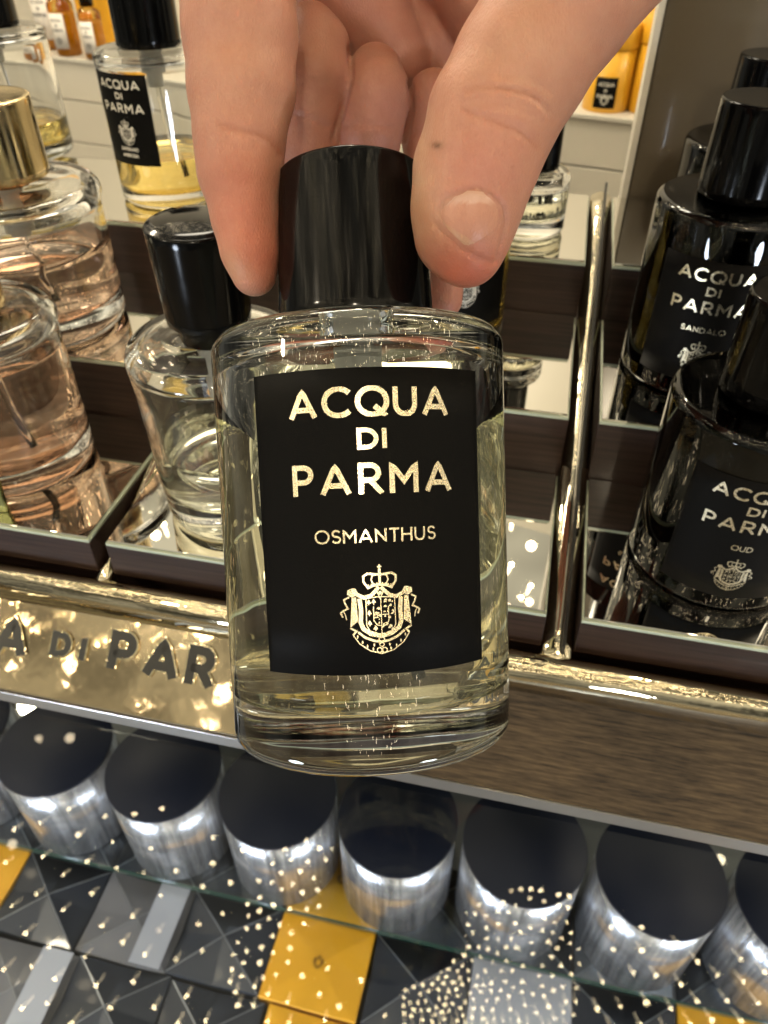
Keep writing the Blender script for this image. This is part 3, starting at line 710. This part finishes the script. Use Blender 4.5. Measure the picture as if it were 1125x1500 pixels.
bottle(B(-13,351,Z3),0,'short clear glass bottle with black cap behind the thumb on the top shelf',Rb=17,Rt=17,H=26,wall=2.6,base=7,top=3,rc=3,neck=6,liq='liq_clear',level=.6,cap=(11.5,11.5,30),tube=False)
# green gold tag in front of the pink bottle
tg=link('hang_tag',box_mesh(-12,12,-1,1,0,34,.4),M['green_tag'],smooth=False); tg.location=B(-189,174,Z1); tg.rotation_euler=(R_(-6),0,R_(6)); tag(tg,'green gold metal tag leaning on the front pink bottle','tag')
# ================================================================== BACK : taupe panel, cream unit, amber bottles, yellow tubes
pn=link('back_panel',box_mesh(0,220,0,14,0,330,.6),M['taupe'],smooth=False); pn.location=V(33,404,-215); tag(pn,'tall taupe lacquered panel standing behind the right stand','panel')
es=link('panel_edge',box_mesh(-3.2,-.3,-1.5,15,0,330,.3),M['cream'],pn,False)
UA=R_(-11.7); ux=Vector((math.cos(UA),math.sin(UA),0)); un=Vector((-math.sin(UA),math.cos(UA),0)); UD=765.3
def UP(a,b,z): p=ux*a+un*(UD+b); return V(p.x,p.y,z)
un_rot=(0,0,UA)
cu=empty('cream_shelf_unit',UP(-450,0,-420),'cream lacquered drawer unit behind the counter','shelf unit'); cu.rotation_euler=un_rot
for z0,z1 in ((-420,-275),(-273.5,-228),(-226.5,-187)): link('drawer_front',box_mesh(-450,450,0,18,z0+420,z1+420,.6),M['cream'],cu,False)
link('carcass',box_mesh(-450,450,3,160,0,232,0),M['seam'],cu,False)
link('shelf_top',box_mesh(-452,452,-3,170,233.5,238,.8),M['cream'],cu,False)
bw=link('wall',box_mesh(-700,900,0,10,-100,900,0),M['cream'],smooth=False); bw.location=UP(-450,180,-420); bw.rotation_euler=un_rot; tag(bw,'plain cream wall behind the shelf unit','wall',kind='structure')
fl=link('floor',box_mesh(-3000,3000,-2500,3000,-10,0,0),simple('beige_floor',(.25,.21,.16),.25),smooth=False); fl.location=V(0,0,-1449.9); tag(fl,'beige shop floor','floor',kind='structure')
ps=link('post',box_mesh(-2,2,0,6,0,110,0),M['seam'],smooth=False); ps.location=UP(-118,60,-181.6); ps.rotation_euler=un_rot; tag(ps,'thin dark upright strip behind the yellow tubes','post')
AMB='small amber bottles on the cream shelf unit'
def amber(a,b,s,label,yb=False):
    r=empty('amber_bottle',UP(a,b,-181.9),label,'bottle',AMB); r.rotation_euler=(0,0,UA+R_(10))
    w=14*s; link('glass_body',lathe([(0,.5),(w-2,0),(w,2),(w,50*s),(w-3,54*s),(5,56*s),(5,60*s),(0,60*s)],48),M['amber_glass'],r)
    link('oil',lathe([(0,2),(w-1.5,2),(w-1.3,40*s),(0,40*s)],32),simple('amber_oil',(.62,.33,.02),.3),r)
    link('cap',lathe([(0,57*s),(8.5*s,57*s),(8.5*s,84*s),(7.5*s,85*s),(0,85*s)],32),M['black_gloss'],r)
    fn=cyl_map(w,.3,-90)
    lb=link('label',label_mesh(fn,-9*s,9*s,8*s,42*s,.3,12,2),M['white_label'],r)
    F=Flat(); F.text('ACQUA',0,34*s,3*s,.5*s,width=13*s); F.text('DI',0,29.5*s,2.4*s,.5*s); F.text('PARMA',0,24.5*s,3*s,.5*s,width=13*s); emblem(F,0,16*s,.009*s,False)
    link('lettering',F.mesh(lambda s_,t,h:fn(s_,t,h+.4)),M['letter_dark'],lb,False)
amber(-745,12,1.0,'small amber glass bottle with black cap, left one of the pair with full white labels')
amber(-702,8,.88,'small amber glass bottle with black cap, right one of the pair with full white labels')
amber(-790,40,1.35,'bigger amber glass bottle at the left end of the cream shelf')
yb=link('yellow_box',box_mesh(-32,32,0,40,0,95,.8),M['yellow'],smooth=False); yb.location=UP(-735,60,-181.9); yb.rotation_euler=un_rot; tag(yb,'plain yellow carton standing behind the small amber bottles','box')
def ytube(a,b,h,label):
    r=empty('yellow_tube',UP(a,b,-181.9),label,'round box','yellow round boxes on the cream shelf'); r.rotation_euler=(0,0,UA+R_(6))
    link('box_body',lathe([(0,0),(20,0),(20.5,.5),(20.5,h*.72),(0,h*.72)],64),M['yellow'],r)
    link('lid',lathe([(0,h*.725),(21.2,h*.725),(21.5,h*.74),(21.5,h-1),(20.5,h),(0,h)],64),M['yellow'],r)
    fn=cyl_map(20.5,.2,-90); lb=link('label',label_mesh(fn,-9.5,9.5,4,h*.36+4,.3,12,2),M['black_label'],r)
    F=Flat(); t=h*.36
    F.text('ACQUA',0,t-3,3.2,.6,width=14); F.text('DI',0,t-7.5,2.4,.5); F.text('PARMA',0,t-12.5,3.2,.6,width=14); emblem(F,0,t*.36+2,.011,False)
    link('lettering',F.mesh(lambda s_,t_,hh:fn(s_,t_,hh+.4)),M['white_ink'],lb,False)
ytube(-134,26,68,'yellow round box with black label, nearer the thumb on the cream shelf')
ytube(-94,34,74,'taller yellow round box with black label, beside the taupe panel')
ytube(-112,82,76,'yellow round box standing behind the other two on the cream shelf')
# ================================================================== LOWER DISPLAY
GT_A=R_(10); GP=Vector((0,134.5,-243.)); GN=Vector((0,-math.sin(GT_A),math.cos(GT_A)))
gt=link('cover_glass',box_mesh(-330,230,-260,0,-5,0,0),M['glass_top'],smooth=False); gt.location=V(*GP); gt.rotation_euler=(GT_A,0,0); tag(gt,'clear glass sheet covering the lower display, reflecting ceiling lights','cover glass')
# drop to a single reflecting surface : keep only the top face of the sheet
bm=bmesh.new(); bm.from_mesh(gt.data); bmesh.ops.delete(bm,geom=[f for f in bm.faces if f.normal.z<.9],context='FACES'); bm.to_mesh(gt.data); bm.free()
gs=empty('glass_shelf',V(0,184.4,-512),'clear glass shelf with green edge carrying the chrome tins','glass shelf')
link('edge',box_mesh(-460,300,0,1.2,0,3.6,0),M['edge_green'],gs,False)
link('pane',box_mesh(-460,300,1.3,300,3.0,3.6,0),M['glass_top'],gs,False)
sh=link('shelf',box_mesh(-600,500,-300,520,-600,-590,0),M['grey_shelf'],smooth=False); sh.location=V(0,0,0); tag(sh,'grey board of the lower display','shelf',kind='structure')
bk=link('backboard',box_mesh(-600,500,470,480,-590,-243,0),simple('pale_backboard',(.33,.33,.27),.5),smooth=False); bk.location=V(0,0,0); tag(bk,'pale board closing the back of the lower display','panel',kind='structure')
def tin(label):
    r=empty('chrome_tin',V(0,0,0),label,'round tin','chrome tins with black lids in the lower display')
    link('tin_body',lathe([(0,0),(34.2,0),(35,.6),(35,75.5),(0,75.5)],96),M['chrome'],r)
    link('lid',lathe([(0,75.8),(35.1,75.8),(35.3,76.2),(35.3,77.8),(34.8,78.3),(0,78.4)],96),M['navy'],r)
    return r
TL=['chrome tin with black lid at the far left edge of the row','chrome tin with black lid, second from the left under the gold sign','chrome tin with black lid under the middle of the gold sign','chrome tin with black lid partly behind the base of the held bottle',
    'chrome tin with black lid below the held bottle, above the yellow gift box','chrome tin with black lid right of the one above the yellow gift box','chrome tin with black lid, second from the right end of the row','chrome tin with black lid cut by the right edge of the photo']
proto=None
for i,x in enumerate((-336.5,-262.5,-188.5,-114.5,-40.5,33.5,108.5,183.5)):
    if proto is None: proto=tin(TL[i]); r=proto
    else:
        r=proto.copy(); COL.objects.link(r); r['label']=TL[i]
        for c in proto.children:
            d=c.copy(); COL.objects.link(d); d.parent=r
    r.location=V(x,220.5,-508.3); r.rotation_euler=(0,0,i*1.3)
# gift boxes
def gift_mesh(w,d,h,kind,pk=4.5):
    bm=bmesh.new(); z=h
    c=[(-w/2,-d/2),(w/2,-d/2),(w/2,d/2),(-w/2,d/2)]
    mid=[(0,-d/2),(w/2,0),(0,d/2),(-w/2,0)]
    b=[bm.verts.new((x*MMs,y*MMs,0)) for x,y in c]; t=[bm.verts.new((x*MMs,y*MMs,z*MMs)) for x,y in c]; mv=[bm.verts.new((x*MMs,y*MMs,(z-pk*.5)*MMs)) for x,y in mid]; ce=bm.verts.new((0,0,(z+pk)*MMs))
    for i in range(4):
        j=(i+1)%4; bm.faces.new((b[i],b[j],t[j],mv[i],t[i])); bm.faces.new((t[i],mv[i],ce)); bm.faces.new((mv[i],t[j],ce))
    bm.faces.new(b[::-1]); bmesh.ops.recalc_face_normals(bm,faces=bm.faces)
    bmesh.ops.bevel(bm,geom=list(bm.edges),offset=.6*MMs,segments=1,affect='EDGES')
    me=bpy.data.meshes.new('m'); bm.to_mesh(me); bm.free(); return me
GT=-521.; GW,GD=60.5,50.5
kinds={}
cols=[('navy_sheen','navy')]
grid={0:'YNSNYNPNYN',1:'NNNNYNNSNN',-1:'NSNNYYNNSN',-2:'NNNYNNSNYN'}   # columns from x=-322
names={'Y':('yellow','plain yellow'),'N':('navy_sheen','glossy navy'),'S':('slate','slate grey'),'P':('pale','pale grey')}
rowname={1:'behind the green glass edge',0:'in front of the green glass edge',-1:'one row nearer the viewer',-2:'in the nearest row'}
meshes={}
for row,s in grid.items():
    for ci,ch in enumerate(s):
        mname,cn=names[ch]; x=-322+ci*61.2+(0 if row==0 else (6 if row==-1 else 0)); y=163-((-row)*52.0)
        pk={'Y':1.2,'P':.4,'S':3.5,'N':7}[ch]
        if ch not in meshes: meshes[ch]=gift_mesh(GW,GD,66,ch,pk); meshes[ch].materials.append(M[mname])
        me=meshes[ch]
        col=['far left','second','third','fourth','fifth','sixth','seventh','eighth','ninth','tenth'][ci]
        g=tag(bpy.data.objects.new('gift_box',me),'%s gift box %s, %s from the left'%(cn,rowname[row],col),'gift box','folded gift boxes in the lower display')
        if ch in 'NS':
            if 'fold'+ch not in meshes:
                F=Flat(); w2,d2=GW/2,GD/2
                for a,b in ((-w2,-d2),(w2,-d2),(w2,d2),(-w2,d2)): F.ribbon([(0,0),(a*.97,b*.97)],.7,maxseg=60)  # pale ribbons paint in the light caught along the folds
                meshes['fold'+ch]=F.mesh(lambda a,b,h,pk=pk:Vector((a,b,66+pk*(1-max(abs(a)/w2,abs(b)/d2))+.12+h))*MMs); meshes['fold'+ch].materials.append(M['fold'])
            fo=bpy.data.objects.new('fold_glints',meshes['fold'+ch]); COL.objects.link(fo); fo.parent=g
        COL.objects.link(g); g.location=V(x,y,-588.5+random.uniform(-1,1)); g.rotation_euler=(R_(random.uniform(-1,1)),R_(random.uniform(-1,1)),R_(random.uniform(-1.2,1.2)))
        if ch=='Y':
            F=Flat(); emblem(F,0,1,.010,False); link('crest',F.mesh(lambda a,b,h:Vector((a,b,66+1.35+h))*MMs),M['brownink'],g,False)
        if ch=='S':
            F=Flat(); F.ribbon([(17,-25),(17,25)],20,maxseg=5); link('pale_band',F.mesh(lambda a,b,h:Vector((a,b,66+3.9+h))*MMs,thick=.4),M['pale'],g,False)
# ================================================================== CEILING LIGHTS seen only as reflections
LZ=1500.
def lamp_pt(px,py):
    r=ray(px,py); p=r*(GP.dot(GN)/r.dot(GN)); r=r-GN*(2*r.dot(GN)); return p+r*((LZ-p.z)/r.z)
pts=[]
def scatter(poly,dmin,n):
    xs=[p[0] for p in poly]; ys=[p[1] for p in poly]; loc=[]
    for _ in range(n*30):
        x=random.uniform(min(xs),max(xs)); y=random.uniform(min(ys),max(ys)); c=False
        for i in range(len(poly)):
            x1_,y1_=poly[i]; x2_,y2_=poly[(i+1)%len(poly)]
            if (y1_>y)!=(y2_>y) and x<(x2_-x1_)*(y-y1_)/(y2_-y1_)+x1_: c=not c
        if not c: continue
        if all((x-a)**2+(y-b)**2>dmin**2 for a,b,*_ in pts): pts.append((x,y)); loc.append(1)
        if len(loc)>=n: break
random.seed(11)
scatter([(590,1420),(660,1400),(720,1440),(730,1510),(590,1510)],10.5,150)
scatter([(640,1370),(690,1330),(760,1300),(840,1310),(850,1420),(840,1510),(720,1510),(700,1430)],14,130)
scatter([(395,1250),(440,1230),(500,1235),(490,1290),(430,1400),(380,1480),(330,1470),(350,1350)],17,75)
scatter([(850,1340),(1000,1370),(1125,1420),(1125,1510),(850,1510)],32,30)
scatter([(0,1215),(100,1165),(250,1185),(400,1235),(380,1500),(0,1500)],37,85)
scatter([(400,1400),(560,1330),(600,1500),(380,1500)],28,14)
def drop(b0,b1,p,s,tail):
    # a lamp ball with an added glowing rod that draws its reflected streak
    n=8
    def rings(bmv,seq):
        R2=[]
        for c,r in seq:
            if r==0: R2.append([bmv.verts.new(c*MMs)])
            else: R2.append([bmv.verts.new((c+A1*(r*math.cos(2*math.pi*k/n))+A2*(r*math.sin(2*math.pi*k/n)))*MMs) for k in range(n)])
        for A,Bq in zip(R2[:-1],R2[1:]):
            for k in range(n):
                j=(k+1)%n
                if len(A)==1: bmv.faces.new((A[0],Bq[k],Bq[j]))
                elif len(Bq)==1: bmv.faces.new((A[k],A[j],Bq[0]))
                else: bmv.faces.new((A[k],A[j],Bq[j],Bq[k]))
    L=tail.length; d=tail.normalized() if L>1 else Vector((0,0,1)); A1=d.orthogonal().normalized(); A2=d.cross(A1)
    rings(b0,[(p-d*5*s,0),(p-d*3*s,4*s),(p,5.2*s),(p+d*3*s,4*s),(p+d*5*s,0)])
    if L<14: return
    rings(b1,[(p+d*5.4*s,0),(p+d*6*s,3.4*s),(p+d*(6*s+L*.5),3.6*s),(p+d*(6*s+L),1.8*s),(p+d*(7*s+L),0)])
b0=bmesh.new(); b1=bmesh.new()
for px,py in pts:
    p=lamp_pt(px,py); v=Vector((600-px,850-py)); k=min(26,max(0,(v.length-420))*.05); e=lamp_pt(px+v.x/v.length*k,py+v.y/v.length*k)
    dense=px>555 and px<860 and (px-560)*.5+(1500-py)<300
    drop(b0,b1,p,random.uniform(.48,.7) if dense else random.uniform(.62,1.0),e-p)
RG=[lamp_pt(*c) for c in ((-80,1010),(380,1080),(800,1180),(1200,1260),(1180,1560),(560,1560),(-60,1560))]
def in_region(p):
    c=False
    for i in range(len(RG)):
        a,b=RG[i],RG[(i+1)%len(RG)]
        if (a.y>p.y)!=(b.y>p.y) and p.x<(b.x-a.x)*(p.y-a.y)/(b.y-a.y)+a.x: c=not c
    return c
for _ in range(900):
    p=Vector((random.uniform(-2500,2500),random.uniform(-2200,4200),LZ+random.uniform(-60,120)))
    if in_region(p): continue
    drop(b0,b1,p,random.uniform(.9,1.6),Vector((random.uniform(-30,30),random.uniform(-30,30),20)))
ch=empty('crystal_chandelier',V(0,1500,1500),'wide chandelier of small warm crystal drops, seen only reflected in glass and metal','chandelier'); 
for nm_,bm,mt in (('lamp_drops',b0,'lampglow'),('streak_rods',b1,'lampstreak')):
    me=bpy.data.meshes.new('m'); bm.to_mesh(me); bm.free(); o=link(nm_,me,M[mt],ch); o.location=-Vector((0,1.5,1.5)); o['kind']='stuff'
# ================================================================== WORLD : soft procedural shop surroundings (directional, for reflections and fill)
w=bpy.data.worlds.new('World'); S.world=w; w.use_nodes=True; nt=w.node_tree; bg=nt.nodes['Background']
tc=N(nt,'ShaderNodeTexCoord'); sp=N(nt,'ShaderNodeSeparateXYZ'); nt.links.new(tc.outputs['Generated'],sp.inputs[0])
rp=N(nt,'ShaderNodeValToRGB'); mr=N(nt,'ShaderNodeMapRange'); nt.links.new(sp.outputs[2],mr.inputs[0]); mr.inputs[1].default_value=-1; mr.inputs[2].default_value=1
nt.links.new(mr.outputs[0],rp.inputs[0]); e=rp.color_ramp.elements
e[0].position=0; e[0].color=(.17,.165,.13,1); e[1].position=1; e[1].color=(.30,.28,.22,1)
x=e.new(.5); x.color=(.20,.19,.155,1); x=e.new(.62); x.color=(.48,.44,.33,1); x=e.new(.75); x.color=(.44,.39,.27,1)
n=N(nt,'ShaderNodeTexNoise',Scale=3.2,Detail=3.0,Roughness=.6); nt.links.new(tc.outputs['Generated'],n.inputs['Vector'])
r2=N(nt,'ShaderNodeValToRGB'); r2.color_ramp.elements[0].position=.42; r2.color_ramp.elements[1].position=.62; r2.color_ramp.elements[0].color=(.25,.25,.25,1); r2.color_ramp.elements[1].color=(1.5,1.5,1.5,1)
nt.links.new(n.outputs[0],r2.inputs[0])
mx=N(nt,'ShaderNodeMix',data_type='RGBA',blend_type='MULTIPLY'); mx.inputs['Factor'].default_value=1; nt.links.new(rp.outputs[0],mx.inputs[6]); nt.links.new(r2.outputs[0],mx.inputs[7])
vr=N(nt,'ShaderNodeTexVoronoi',Scale=34.0); nt.links.new(tc.outputs['Generated'],vr.inputs['Vector'])
ls=N(nt,'ShaderNodeMath',operation='LESS_THAN'); ls.inputs[1].default_value=.19; nt.links.new(vr.outputs['Distance'],ls.inputs[0])
up=N(nt,'ShaderNodeMath',operation='COMPARE'); up.inputs[1].default_value=.55; up.inputs[2].default_value=.33; nt.links.new(sp.outputs[2],up.inputs[0])
ml=N(nt,'ShaderNodeMath',operation='MULTIPLY'); nt.links.new(ls.outputs[0],ml.inputs[0]); nt.links.new(up.outputs[0],ml.inputs[1])
m3=N(nt,'ShaderNodeMix',data_type='RGBA'); nt.links.new(ml.outputs[0],m3.inputs['Factor']); nt.links.new(mx.outputs[2],m3.inputs[6]); m3.inputs[7].default_value=(16,13,8.8,1)
nt.links.new(m3.outputs[2],bg.inputs[0]); bg.inputs[1].default_value=1.28
# ================================================================== LAMPS
def area(name,loc,target,size,power,col,sy=None,spread=180):
    l=bpy.data.lights.new(name,'AREA'); l.energy=power; l.color=col; l.size=size; l.spread=R_(spread)
    if sy: l.shape='RECTANGLE'; l.size_y=sy
    l.shape='RECTANGLE' if sy else 'DISK'; o=bpy.data.objects.new(name,l); COL.objects.link(o); o.location=V(*loc); d=(V(*target)-V(*loc)); o.rotation_euler=d.to_track_quat('-Z','Y').to_euler(); return o
for nm_,p_,e_ in (('warm_ceiling_spot',(-1450,-750,900),8.5),('warm_ceiling_spot',(-500,1900,1500),8.5),('warm_ceiling_spot',(300,-1300,1000),6),('warm_ceiling_spot',(1250,500,950),8),('warm_ceiling_spot',(-1300,1100,900),6)):
    area(nm_,p_,(0,180,-100),.10,e_*.9,(1,.87,.66))
area('cool_fill_below',(-350,-350,-330),(0,200,-520),.12,2.1,(.76,.86,1))  # unseen cool fill added to brighten the tins and gift boxes
area('cool_fill_below_right',(450,-300,-330),(60,200,-520),.12,1.9,(.78,.87,1))  # second added fill, for the right half of the lower display
area('shelf_light',(-300,600,500),(-450,900,-200),.3,5,(1,.9,.72))
# ================================================================== RENDER SETTINGS
S.view_settings.view_transform='Standard'; S.view_settings.look='None'; S.view_settings.gamma=1; S.view_settings.exposure=0; S.view_settings.use_curve_mapping=False
cy=S.cycles; cy.max_bounces=16; cy.transmission_bounces=14; cy.glossy_bounces=6; cy.diffuse_bounces=3; cy.transparent_max_bounces=12
cy.caustics_refractive=True; cy.caustics_reflective=True; cy.sample_clamp_indirect=3.0; cy.sample_clamp_direct=0; cy.blur_glossy=.3
cy.use_denoising=True
try: cy.denoiser='OPENIMAGEDENOISE'
except Exception: pass
